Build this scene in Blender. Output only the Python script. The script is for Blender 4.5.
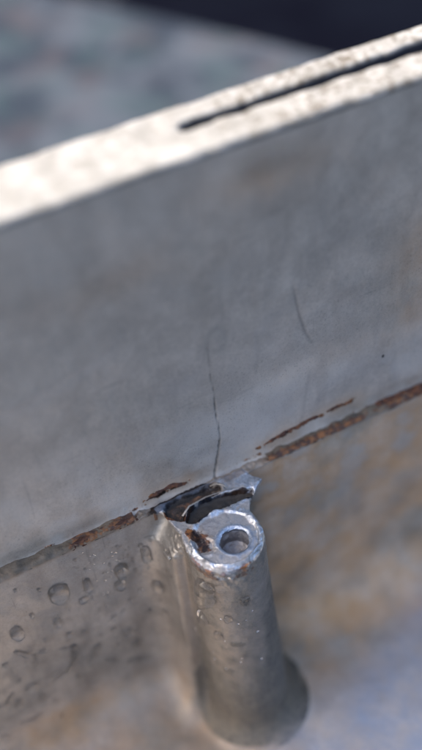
import bpy, math, random
import numpy as np
from mathutils import Matrix, Vector

for _o in list(bpy.data.objects): bpy.data.objects.remove(_o)
scene = bpy.context.scene
COL = scene.collection
MM = 0.001                                   # everything below is written in millimetres
random.seed(11); np.random.seed(11)

# ------------------------------------------------------------------ camera
cam_data = bpy.data.cameras.new('camera'); cam = bpy.data.objects.new('camera', cam_data); COL.objects.link(cam)
cam.matrix_world = Matrix(((0.89061563, 0.36734819, -0.26806549, -56.8952860*MM),
                           (-0.44761390, 0.60406325, -0.65935528, -156.622047*MM),
                           (-0.08028446, 0.70722196, 0.70241833, 204.207159*MM),
                           (0, 0, 0, 1)))
cam_data.sensor_fit = 'AUTO'; cam_data.sensor_width = 36.0
cam_data.lens = 36.0*1051.767660/750.0
cam_data.clip_start = 0.005; cam_data.clip_end = 200.0
cam_data.dof.use_dof = True
cam_data.dof.focus_distance = 0.2545
cam_data.dof.aperture_fstop = 4.6
cam_data.dof.aperture_blades = 0
scene.camera = cam

# ------------------------------------------------------------------ sky and sun (the sun stands behind the wall and lights its rim)
SUN_EL, SUN_AZ = 36.0, -64.0                # azimuth from +Y towards +X
world = bpy.data.worlds.new('World'); scene.world = world; world.use_nodes = True
wn = world.node_tree
sky = wn.nodes.new('ShaderNodeTexSky'); sky.sky_type = 'NISHITA'; sky.sun_disc = False
sky.sun_elevation = math.radians(SUN_EL); sky.sun_rotation = math.radians(SUN_AZ)
sky.dust_density = 5.0; sky.air_density = 0.7; sky.ozone_density = 0.4
bg = wn.nodes['Background']; wn.links.new(sky.outputs[0], bg.inputs[0]); bg.inputs[1].default_value = 0.15
sun_data = bpy.data.lights.new('sun', 'SUN'); sun_data.energy = 2.0; sun_data.angle = math.radians(0.5); sun_data.color = (1.0, 0.95, 0.87)
sun = bpy.data.objects.new('sun', sun_data); COL.objects.link(sun)
_e, _a = math.radians(SUN_EL), math.radians(SUN_AZ)
sun.rotation_euler = Vector((math.sin(_a)*math.cos(_e), math.cos(_a)*math.cos(_e), math.sin(_e))).to_track_quat('Z', 'Y').to_euler()
scene.view_settings.view_transform = 'Standard'; scene.view_settings.look = 'None'
scene.view_settings.exposure = 1.75; scene.view_settings.gamma = 1.0
scene.view_settings.use_curve_mapping = False
try:
    scene.cycles.use_denoising = True
    scene.cycles.max_bounces = 8; scene.cycles.transmission_bounces = 6; scene.cycles.glossy_bounces = 4; scene.cycles.diffuse_bounces = 4
except Exception: pass
# ------------------------------------------------------------------ noise
def _hash(ix, iy, iz, seed):
    h = (ix.astype(np.int64)*73856093) ^ (iy.astype(np.int64)*19349663) ^ (iz.astype(np.int64)*83492791) ^ (seed*2654435761)
    h = (h ^ (h >> 13))*1274126177 & 0x7fffffff
    h = (h ^ (h >> 15)) & 0xffff
    return h.astype(np.float32)/65535.0
def vnoise(x, y, z, seed=0):
    x, y, z = np.broadcast_arrays(np.asarray(x, np.float32), np.asarray(y, np.float32), np.asarray(z, np.float32))
    ix, iy, iz = np.floor(x).astype(int), np.floor(y).astype(int), np.floor(z).astype(int)
    fx, fy, fz = x-ix, y-iy, z-iz
    fx, fy, fz = (t*t*t*(t*(t*6-15)+10) for t in (fx, fy, fz))
    r = 0
    for i in (0, 1):
        for j in (0, 1):
            for k in (0, 1):
                r = r + _hash(ix+i, iy+j, iz+k, seed)*(fx if i else 1-fx)*(fy if j else 1-fy)*(fz if k else 1-fz)
    return r
def fbm(x, y, z, scale, octaves=4, seed=0):
    """fractal noise about -1..1; scale is the size in mm of the largest lumps"""
    s, a, t = 1.0/scale, 1.0, 0.0
    r = 0
    for o in range(octaves):
        r = r + a*(vnoise(x*s + 17.3*o, y*s - 9.1*o, z*s + 3.7*o, seed + o) - 0.5)*2
        t += a; a *= 0.5; s *= 2.03
    return r/t*1.5
def sstep(a, b, x):
    t = np.clip((x - a)/(b - a), 0, 1); return t*t*(3 - 2*t)
def seg_dist(x, y, pts):
    d = np.full(np.shape(x), 1e9, np.float32); tt = np.zeros(np.shape(x), np.float32); n = len(pts) - 1
    for i in range(n):
        (ax, ay), (bx, by) = pts[i], pts[i+1]
        ex, ey = bx-ax, by-ay
        t = np.clip(((x-ax)*ex + (y-ay)*ey)/(ex*ex + ey*ey + 1e-9), 0, 1)
        q = np.sqrt((x-ax-t*ex)**2 + (y-ay-t*ey)**2)
        tt = np.where(q < d, (i + t)/n, tt); d = np.minimum(d, q)
    return d, tt
def blob(x, y, z, cx, cy, cz, rx, ry, rz):
    return np.exp(-(((x-cx)/rx)**2 + ((y-cy)/ry)**2 + ((z-cz)/rz)**2))

# ---- shape functions (millimetres): x along the wall, y into the wall, z up; z = 0 is the ledge and boss face
FLOOR_Z = -77.0
UP_Y = 3.3
RIM_Z = 92.8
def smin(a, b, k):
    h = np.clip(0.5 + 0.5*(b - a)/k, 0, 1)
    return b + (a - b)*h - k*h*(1 - h)
def smax(a, b, k): return -smin(-a, -b, k)
def poly_sdf(x, y, pts):
    """signed distance to a closed polygon, negative inside"""
    d = np.full(x.shape, 1e9, np.float32); s = np.ones(x.shape, np.float32)
    n = len(pts)
    for i in range(n):
        ax, ay = pts[i]; bx, by = pts[i-1]
        ex, ey = bx-ax, by-ay
        wx, wy = x-ax, y-ay
        t = np.clip((wx*ex + wy*ey)/(ex*ex + ey*ey), 0, 1)
        d = np.minimum(d, (wx-ex*t)**2 + (wy-ey*t)**2)
        c1 = y >= ay; c2 = y < by; c3 = ex*wy > ey*wx
        flip = (c1 & c2 & c3) | (~c1 & ~c2 & ~c3)
        s = np.where(flip, -s, s)
    return s*np.sqrt(d)
def boss_column(x, y, z):
    t = np.clip(-z/77.0, 0, 1.1)
    cx, cy, r = -0.9 + 1.7*t, -16.0 - 2.0*t, 9.3 + 1.6*t
    cyl = np.sqrt((x-cx)**2 + (y-cy)**2) - r
    tw = np.clip(-z/9.0, 0, 1)                       # a wider rib stands behind the column, below the broken head
    web = smax(np.abs(x + 2.0*tw + 1.0*t) - (7.2 + 3.6*tw + 0.2*t), np.maximum(y - 2.0, -9.5 - 2.0*t - y), 2.5)
    return smin(cyl, web, 2.6 + 1.4*tw)
def casting_sdf(x, y, z):
    a, b, r = -y, z, 0.7
    wall = np.sqrt(np.maximum(a+r, 0)**2 + np.maximum(b+r, 0)**2) + np.minimum(np.maximum(a+r, b+r), 0) - r
    floor = z - FLOOR_Z
    base = smin(wall, floor, 20.0)
    col = smax(boss_column(x, y, z), z, 0.6)
    d = smin(base, col, 4.0 + 5.0*np.clip(-z/12.0 - 0.6, 0, 1))
    d = np.maximum(d, z - 0.0 + 0*x)
    return d
# ------------------------------------------------------------------ meshing
def surface_nets(F, origin, h):
    """quads through the zero level of a sampled signed distance field"""
    S = F < 0
    nx, ny, nz = F.shape
    c = np.zeros((nx-1, ny-1, nz-1), np.uint8)
    for i in (0, 1):
        for j in (0, 1):
            for k in (0, 1):
                c += S[i:nx-1+i, j:ny-1+j, k:nz-1+k]
    act = np.argwhere((c > 0) & (c < 8))
    idx = np.full(c.shape, -1, np.int32); idx[tuple(act.T)] = np.arange(len(act))
    off = np.array([(i, j, k) for i in (0, 1) for j in (0, 1) for k in (0, 1)])
    V = np.stack([F[act[:, 0]+o[0], act[:, 1]+o[1], act[:, 2]+o[2]] for o in off], 1).astype(np.float64)
    P = np.zeros((len(act), 3)); N = np.zeros(len(act))
    for a in range(8):
        for b in range(a+1, 8):
            if np.abs(off[a]-off[b]).sum() != 1: continue
            m = (V[:, a] < 0) != (V[:, b] < 0)
            t = np.where(m, V[:, a]/np.where(m, V[:, a]-V[:, b], 1), 0)
            P += np.where(m[:, None], off[a] + t[:, None]*(off[b]-off[a]), 0); N += m
    P = (P/N[:, None] + act)*h + np.asarray(origin)
    quads = []
    for ax in range(3):
        u, v = [(1, 2), (2, 0), (0, 1)][ax]
        sl0 = [slice(None)]*3; sl1 = [slice(None)]*3
        sl0[ax] = slice(0, -1); sl1[ax] = slice(1, None)
        A, B = S[tuple(sl0)], S[tuple(sl1)]
        e = np.argwhere(A != B)
        e = e[(e[:, u] > 0) & (e[:, v] > 0) & (e[:, u] < F.shape[u]-1) & (e[:, v] < F.shape[v]-1)]
        if not len(e): continue
        flip = ~A[tuple(e.T)]
        du = np.zeros(3, int); du[u] = 1; dv = np.zeros(3, int); dv[v] = 1
        q = np.stack([idx[tuple((e-du-dv).T)], idx[tuple((e-dv).T)], idx[tuple(e.T)], idx[tuple((e-du).T)]], 1)
        q[flip] = q[flip][:, ::-1]
        quads.append(q)
    return P, np.concatenate(quads)
def vert_normals(P, Q):
    n = np.cross(P[Q[:, 2]]-P[Q[:, 0]], P[Q[:, 3]]-P[Q[:, 1]])
    N = np.zeros_like(P)
    for i in range(4): np.add.at(N, Q[:, i], n)
    return N/(np.linalg.norm(N, axis=1, keepdims=True)+1e-12)
def make(name, P, Q, material, parent=None, attrs=None, normals=None, origin=(0, 0, 0), smooth=True):
    """one mesh object from points in mm and quads (or any polygons)"""
    me = bpy.data.meshes.new(name)
    P = (np.asarray(P, np.float64) - np.asarray(origin))*MM
    if isinstance(Q, np.ndarray):
        n, k = Q.shape
        me.vertices.add(len(P)); me.vertices.foreach_set('co', P.astype(np.float32).ravel())
        me.loops.add(n*k); me.loops.foreach_set('vertex_index', Q.astype(np.int32).ravel())
        me.polygons.add(n); me.polygons.foreach_set('loop_start', np.arange(0, n*k, k, dtype=np.int32))
        me.update(calc_edges=True); me.validate()
    else:
        me.from_pydata([tuple(p) for p in P], [], Q); me.update()
    me.polygons.foreach_set('use_smooth', np.full(len(me.polygons), smooth, bool))
    for k, v in (attrs or {}).items():
        a = me.attributes.new(k, 'FLOAT', 'POINT'); a.data.foreach_set('value', np.clip(v, 0, 1).astype(np.float32))
    if normals is not None: me.normals_split_custom_set_from_vertices(normals.tolist())
    me.materials.append(material)
    o = bpy.data.objects.new(name, me); COL.objects.link(o)
    o.location = Vector(origin)*MM
    if parent is not None:
        o.parent = parent
        q = parent
        while q is not None: o.location -= q.location; q = q.parent
    return o
def submesh(P, Q, keep):
    q = Q[keep]; used = np.unique(q); m = np.full(len(P), -1, np.int64); m[used] = np.arange(len(used))
    return used, m[q]
def grid(nu, nv):
    i, j = np.meshgrid(np.arange(nu-1), np.arange(nv-1), indexing='ij')
    a = (i*nv + j).ravel()
    return np.stack([a, a+nv, a+nv+1, a+1], 1)
def box(lo, hi):
    (x0, y0, z0), (x1, y1, z1) = lo, hi
    P = [(x0,y0,z0),(x1,y0,z0),(x1,y1,z0),(x0,y1,z0),(x0,y0,z1),(x1,y0,z1),(x1,y1,z1),(x0,y1,z1)]
    return P, [(0,3,2,1),(4,5,6,7),(0,1,5,4),(1,2,6,5),(2,3,7,6),(3,0,4,7)]

# ------------------------------------------------------------------ materials
class Nodes:
    def __init__(s, name):
        s.m = bpy.data.materials.new(name); s.m.use_nodes = True; s.t = s.m.node_tree
        s.b = s.t.nodes['Principled BSDF']; s.co = s.n('ShaderNodeTexCoord').outputs['Object']
    def n(s, typ, **kw):
        q = s.t.nodes.new(typ)
        for k, v in kw.items(): setattr(q, k, v)
        return q
    def put(s, sock, v):
        if hasattr(v, 'is_output') or isinstance(v, bpy.types.NodeSocket): s.t.links.new(v, sock)
        elif isinstance(v, tuple) and len(v) == 3 and sock.type == 'RGBA': sock.default_value = (*v, 1)
        else: sock.default_value = v
    def noise(s, size_mm, detail=4, rough=0.55, off=0.0, stretch=None, dist=0.0):
        q = s.n('ShaderNodeTexNoise'); q.inputs['Scale'].default_value = 1/(size_mm*MM)
        q.inputs['Detail'].default_value = detail; q.inputs['Roughness'].default_value = rough; q.inputs['Distortion'].default_value = dist
        mp = s.n('ShaderNodeMapping'); mp.inputs['Location'].default_value = (off, off*.7, -off)
        if stretch: mp.inputs['Scale'].default_value = stretch
        s.t.links.new(s.co, mp.inputs[0]); s.t.links.new(mp.outputs[0], q.inputs['Vector'])
        return q.outputs['Fac']
    def ramp(s, v, lo, hi, a=0.0, b=1.0):
        q = s.n('ShaderNodeMapRange', interpolation_type='SMOOTHSTEP')
        s.put(q.inputs[0], v)
        for i, x in enumerate((lo, hi, a, b)): q.inputs[1+i].default_value = x
        return q.outputs[0]
    def math(s, op, a, b=0.0, c=0.0, clamp=False):
        q = s.n('ShaderNodeMath', operation=op, use_clamp=clamp)
        for i, v in enumerate((a, b, c)): s.put(q.inputs[i], v)
        return q.outputs[0]
    def mix(s, f, a, b):
        q = s.n('ShaderNodeMix', data_type='RGBA', clamp_factor=True)
        s.put(q.inputs[0], f); s.put(q.inputs[6], a); s.put(q.inputs[7], b); return q.outputs[2]
    def attr(s, name): return s.n('ShaderNodeAttribute', attribute_name=name).outputs['Fac']
    def bump(s, h, dist_mm, strength=1.0, normal=None):
        q = s.n('ShaderNodeBump'); q.inputs['Strength'].default_value = strength; q.inputs['Distance'].default_value = dist_mm*MM
        s.put(q.inputs['Height'], h)
        if normal is not None: s.put(q.inputs['Normal'], normal)
        return q.outputs[0]

def cast_metal():
    k = Nodes('weathered_cast_aluminium'); m = k.math
    big = k.noise(34, 5, 0.6, 0.31); mid = k.noise(7, 6, 0.62, 0.11); fine = k.noise(0.9, 4, 0.6); grit = k.noise(0.35, 2, 0.5, 0.2)
    tone = m('ADD', m('MULTIPLY', big, 0.5), m('ADD', m('MULTIPLY', mid, 0.28), m('MULTIPLY', fine, 0.24)))
    c = k.mix(k.ramp(tone, 0.34, 0.66), (0.478, 0.438, 0.390), (0.74, 0.682, 0.612))
    # faint drip marks running down, and pale oxide bloom
    drip = k.noise(6, 4, 0.6, 0.5, (1, 1, 0.16))
    c = k.mix(m('MULTIPLY', k.ramp(drip, 0.52, 0.72), 0.22), c, (0.30, 0.27, 0.24))
    bloom = k.noise(15, 6, 0.65, 0.77)
    c = k.mix(m('MULTIPLY', k.ramp(bloom, 0.55, 0.72), 0.40), c, (0.56, 0.535, 0.50))
    scr = m('MAXIMUM', k.ramp(k.noise(2.2, 3, 0.6, 4.1, (1, 1, 0.07)), 0.66, 0.74), k.ramp(k.noise(2.0, 3, 0.6, 5.3, (0.09, 1, 1)), 0.67, 0.75))
    c = k.mix(m('MULTIPLY', scr, 0.34), c, (0.20, 0.19, 0.18))
    cloud = k.noise(20, 7, 0.7, 6.2)
    c = k.mix(m('MULTIPLY', k.ramp(cloud, 0.50, 0.70), 0.26), c, (0.35, 0.315, 0.275))
    brk = k.ramp(k.noise(5, 6, 0.7, 0.9), 0.34, 0.62); brk2 = k.noise(1.3, 5, 0.65, 1.4)
    st = k.attr('stain')
    stc = k.mix(k.ramp(k.noise(24, 6, 0.65, 2.2), 0.30, 0.56), (0.30, 0.245, 0.18), (0.52, 0.31, 0.15))
    c = k.mix(m('MULTIPLY', st, m('MULTIPLY_ADD', k.ramp(k.noise(16, 6, 0.7, 7.7), 0.3, 0.7), 0.45, 0.55), clamp=True), c, stc)
    gr = k.attr('grime_and_shade')  # real grime, plus shade painted round the boss foot and right flank
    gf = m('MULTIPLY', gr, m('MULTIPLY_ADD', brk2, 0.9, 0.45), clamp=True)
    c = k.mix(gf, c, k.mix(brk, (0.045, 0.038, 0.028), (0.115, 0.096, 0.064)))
    ox = k.attr('oxide')
    c = k.mix(m('MULTIPLY', ox, m('MULTIPLY_ADD', brk2, 0.8, 0.5), clamp=True), c, (0.62, 0.60, 0.57))
    fr = k.attr('fresh')
    ff = k.ramp(m('ADD', fr, m('MULTIPLY', m('SUBTRACT', brk2, 0.5), 0.9)), 0.30, 0.62)
    frc = k.mix(k.ramp(fine, 0.35, 0.65), (0.42, 0.455, 0.50), (0.74, 0.775, 0.82))
    c = k.mix(ff, c, frc)
    ru = k.attr('rust')
    rf = k.ramp(m('ADD', ru, m('MULTIPLY', m('SUBTRACT', brk2, 0.5), 1.1)), 0.34, 0.52)
    rcol = k.mix(k.ramp(k.noise(1.8, 5, 0.6, 3.1), 0.40, 0.62), (0.060, 0.022, 0.012), (0.30, 0.115, 0.030))
    c = k.mix(rf, c, rcol)
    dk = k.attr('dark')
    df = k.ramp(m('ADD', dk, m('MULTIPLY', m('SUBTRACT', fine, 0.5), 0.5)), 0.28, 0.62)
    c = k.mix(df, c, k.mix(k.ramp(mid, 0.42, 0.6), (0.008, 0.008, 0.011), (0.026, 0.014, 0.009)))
    ln = k.attr('line')
    c = k.mix(m('MULTIPLY', ln, 0.9), c, (0.035, 0.030, 0.028))
    # grain of the cast skin
    c = k.mix(m('MULTIPLY', k.ramp(grit, 0.60, 0.72), 0.38), c, (0.10, 0.095, 0.09))
    wet = k.attr('wet')
    c = k.mix(m('MULTIPLY', wet, m('MULTIPLY_ADD', drip, 0.5, 0.25)), c, (0.095, 0.090, 0.083))
    c = k.mix(m('MULTIPLY', k.attr('blue'), m('MULTIPLY_ADD', brk, 0.35, 0.6)), c, (0.33, 0.39, 0.50))  # sky light painted into the base colour as a blue tint
    k.put(k.b.inputs['Base Color'], c)
    dull = m('MAXIMUM', m('MAXIMUM', rf, m('MULTIPLY', gf, 0.8)), m('MULTIPLY', st, 0.6))
    met = m('MULTIPLY', m('MULTIPLY', m('SUBTRACT', 1.0, dull), m('SUBTRACT', 1.0, df)), m('MULTIPLY_ADD', ff, 0.12, 0.84), clamp=True)
    k.put(k.b.inputs['Metallic'], met)
    ro = m('ADD', m('MULTIPLY_ADD', mid, 0.26, 0.34), m('MULTIPLY', dull, 0.28))
    ro = m('SUBTRACT', ro, m('MULTIPLY', ff, 0.16)); k.put(k.b.inputs['Specular IOR Level'], m('MULTIPLY_ADD', df, -0.38, 0.5))
    ro = m('MULTIPLY', ro, m('MULTIPLY_ADD', wet, -0.2, 1.0))
    k.put(k.b.inputs['Roughness'], ro)
    b1 = k.bump(mid, 0.8, 0.10); b2 = k.bump(fine, 0.15, 0.40, b1)
    b3 = k.bump(m('MULTIPLY', brk2, m('MAXIMUM', rf, m('MAXIMUM', fr, gr))), 0.7, 0.7, b2)
    k.put(k.b.inputs['Normal'], b3)
    return k.m
def rust_mat():
    k = Nodes('flaking_rust'); n = k.noise(1.6, 6, 0.65)
    c = k.mix(k.ramp(n, 0.40, 0.66), (0.045, 0.017, 0.011), (0.135, 0.052, 0.022))
    k.put(k.b.inputs['Base Color'], c); k.b.inputs['Roughness'].default_value = 0.75
    k.put(k.b.inputs['Normal'], k.bump(k.noise(0.5, 4), 0.25, 0.9)); return k.m
def rim_mat():
    k = Nodes('worn_machined_rim'); m = k.math
    a = k.noise(5, 6, 0.65, 0.2); b = k.noise(1.6, 5, 0.7, 0.6)
    c = k.mix(k.ramp(a, 0.35, 0.65), (0.235, 0.227, 0.207), (0.335, 0.326, 0.306))
    spots = m('MULTIPLY', m('MAXIMUM', k.ramp(b, 0.50, 0.62), k.ramp(k.noise(4, 5, 0.7, 1.6), 0.52, 0.64)), m('MULTIPLY_ADD', k.attr('grime_and_shade'), 0.9, 0.12), clamp=True)
    c = k.mix(m('MULTIPLY', spots, 0.85), c, (0.085, 0.066, 0.045))
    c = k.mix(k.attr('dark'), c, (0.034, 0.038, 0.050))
    k.put(k.b.inputs['Base Color'], c); k.b.inputs['Specular IOR Level'].default_value = 0.15
    k.put(k.b.inputs['Roughness'], m('MULTIPLY_ADD', spots, 0.3, 0.5))
    k.put(k.b.inputs['Normal'], k.bump(b, 0.4, 0.3, k.bump(a, 0.8, 0.1))); return k.m
def water_mat():
    k = Nodes('water'); k.b.inputs['Base Color'].default_value = (1, 1, 1, 1)
    k.b.inputs['Roughness'].default_value = 0.0; k.b.inputs['IOR'].default_value = 1.333
    k.b.inputs['Transmission Weight'].default_value = 1.0; return k.m
def slab_mat():
    k = Nodes('mottled_stone'); m = k.math
    a = k.noise(34, 5, 0.65, 0.4); b = k.noise(28, 3, 0.5, 0.9); d = k.noise(30, 3, 0.5, 3.3)
    c = k.mix(k.ramp(a, 0.42, 0.58), (0.020, 0.027, 0.039), (0.054, 0.064, 0.080))
    c = k.mix(m('MULTIPLY', k.ramp(b, 0.48, 0.66), 0.32), c, (0.082, 0.062, 0.062))
    c = k.mix(m('MULTIPLY', k.ramp(d, 0.48, 0.66), 0.40), c, (0.030, 0.056, 0.060))
    k.put(k.b.inputs['Base Color'], c); k.b.inputs['Roughness'].default_value = 0.8; k.b.inputs['Specular IOR Level'].default_value = 0.1
    k.put(k.b.inputs['Normal'], k.bump(b, 3, 0.3)); return k.m
def ground_mat():
    k = Nodes('dark_ground'); c = k.mix(k.ramp(k.noise(220, 5), 0.4, 0.65), (0.0016, 0.002, 0.005), (0.003, 0.004, 0.008))
    k.put(k.b.inputs['Base Color'], c); k.b.inputs['Roughness'].default_value = 0.95; k.b.inputs['Specular IOR Level'].default_value = 0.02
    k.put(k.b.inputs['Normal'], k.bump(k.noise(20, 4), 4, 0.4)); return k.m
MET, RUST, RIM, WATER, SLAB, GROUND = cast_metal(), rust_mat(), rim_mat(), water_mat(), slab_mat(), ground_mat()

def empty(name, label, cat, loc=(0, 0, 0)):
    o = bpy.data.objects.new(name, None); COL.objects.link(o); o.empty_display_size = 0.01
    o.location = Vector(loc)*MM; o['label'] = label; o['category'] = cat; return o

# ------------------------------------------------------------------ setting: dark ground and the mottled stone the casting stands on
P, Q = box((-90000, -90000, -900), (90000, 90000, -880)); g = make('ground', P, Q, GROUND, smooth=False); g['kind'] = 'structure'
out = [(-900, -700), (620, -700), (540, -290), (206, 334), (138, 453), (-50, 775), (-900, 770)]
n = len(out)
P = [(x, y, -150) for x, y in out] + [(x, y, -88) for x, y in out] + [(x*0.996, y*0.996, -86) for x, y in out]
Q = [tuple(range(n))[::-1], tuple(range(2*n, 3*n))] + [(i+a, (i+1) % n + a, (i+1) % n + a + n, i + a + n) for i in range(n) for a in (0, n)]
s = make('stone_slab', P, Q, SLAB, smooth=False)
s['label'] = 'mottled blue-grey stone slab, out of focus, that the casting stands on'; s['category'] = 'slab'

# ------------------------------------------------------------------ the casting
X0, X1 = -110.0, 132.0
HOUSE = empty('cast_housing', 'weathered grey cast aluminium housing with a cracked wall and a broken screw boss', 'machine casting', (0, 8, -86))

BAND1 = [(-6.7,-7.1),(-4.5,-4.2),(-1.5,-3.1),(2.6,-3.6),(5.4,-3.9),(11.3,-6.2),(11.0,-7.6),(6.5,-7.3),(2.7,-7.0),(0.2,-6.9),(-2.2,-7.4),(-5.6,-7.9)]
BAND2 = [(-9.8,-0.4),(-5.6,1.0),(1.6,0.5),(6.0,-0.2),(5.2,-2.6),(0.1,-2.5),(-3.4,-2.5),(-5.4,-3.7),(-7.2,-6.3),(-9.4,-4.6),(-10.7,-2.9)]
HEAD = [(-11.2,1.0),(-10.4,-4.6),(-9.6,-9.1),(-9.9,-13.2),(-9.6,-16.8),(-8.5,-20.1),(-6.1,-23.5),(-3.8,-24.6),(0.8,-24.0),(5.2,-21.6),(7.6,-18.2),(8.2,-14.8),(8.2,-11.5),(9.9,-8.6),(15.6,-4.4),(14.0,-2.2),(12.5,1.0)]
HOLE = (1.0, -17.3, 3.45)
def head_masks(x, y):
    rr = np.sqrt((x+0.5)**2 + (y+15.7)**2)
    return rr, np.arctan2(y+15.7, x-0.1), poly_sdf(x, y, BAND1), poly_sdf(x, y, BAND2), np.sqrt((x+6.0)**2 + (y+15.5)**2), poly_sdf(x, y, HEAD)
def head_top(x, y):
    rr, an, b1, b2, pit, hd = head_masks(x, y)
    w = fbm(x, y, 0*x, 3.0, 4, 40); w2 = fbm(x, y, 0*x, 1.1, 3, 50)
    lipamp = 0.75*(0.25 + 0.75*sstep(-0.5, 0.9, np.cos(an + 2.35))) + 0.35*w
    h = lipamp*np.exp(-((rr - 8.4 - 0.3*w)/0.5)**2)*(y < -6.5)
    h = h - 0.45*(1 - sstep(7.2, 7.9, rr + 0.35*w)) + 0.10*w*sstep(7.4, 8.4, rr)
    h = h - 0.28*np.exp(-((rr - 7.6)/0.28)**2)*sstep(-0.2, 0.6, np.cos(an + 1.2))
    h = h - 0.6*(1 - sstep(0.4, 3.0, pit + 1.6*w)) + 0.15*np.exp(-((pit-2.6)/0.35)**2)
    h = h - (1.7 + 0.25*w)*(1 - sstep(-0.6, 0.2, b1 + 0.45*w + 0.1*w2 - 0.25))
    h = h - (1.4 + 0.3*w)*(1 - sstep(-0.9, 0.3, b2 + 0.6*w + 0.1*w2 - 0.2))
    h = h + 0.16*np.exp(-((b1-0.75)/0.3)**2)*(b2 > 0.3)*(0.6 + w)            # torn lips along the break
    h = h + 0.8*np.exp(-(((x-12.6)/2.6)**2 + ((y+4.8)/1.6)**2))*(0.9 + 0.5*w)  # raised silver tip
    out = sstep(-0.1, 0.9, hd + 0.5*w)
    return h*(1-out) - out*(0.75 + 0.5*w), w
def head_sdf(x, y, z, top):
    base = smin(np.sqrt(np.maximum(-y+0.7, 0)**2 + np.maximum(z+0.7, 0)**2) + np.minimum(np.maximum(-y+0.7, z+0.7), 0) - 0.7, z - FLOOR_Z, 20.0)
    colm = boss_column(x, y, z)
    hd = np.maximum(poly_sdf(x, y, HEAD) + 0.0, -5.5 - z)                     # the rough crown of the boss
    hd = hd + np.maximum(-z - 1.0, 0)*0.9
    colm = smin(colm, hd, 1.2)
    d = smin(base, np.maximum(colm, 0.75*(z - top)), 2.0 + np.clip(-z, 0, 9)*0.2223)
    # the ledge behind the boss keeps its own top, broken open by the fracture
    d = np.maximum(d, 0.75*(z - np.maximum(top, np.where(y > 1.5, -1.0, -9.0))))
    bore = np.sqrt((x-HOLE[0])**2 + (y-HOLE[1])**2)
    bore_d = np.maximum(bore - HOLE[2] - np.maximum(z + 1.05, 0)*1.0, -5.6 - 0.5*(HOLE[2]-bore) - z)
    return np.maximum(d, -bore_d)

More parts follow.
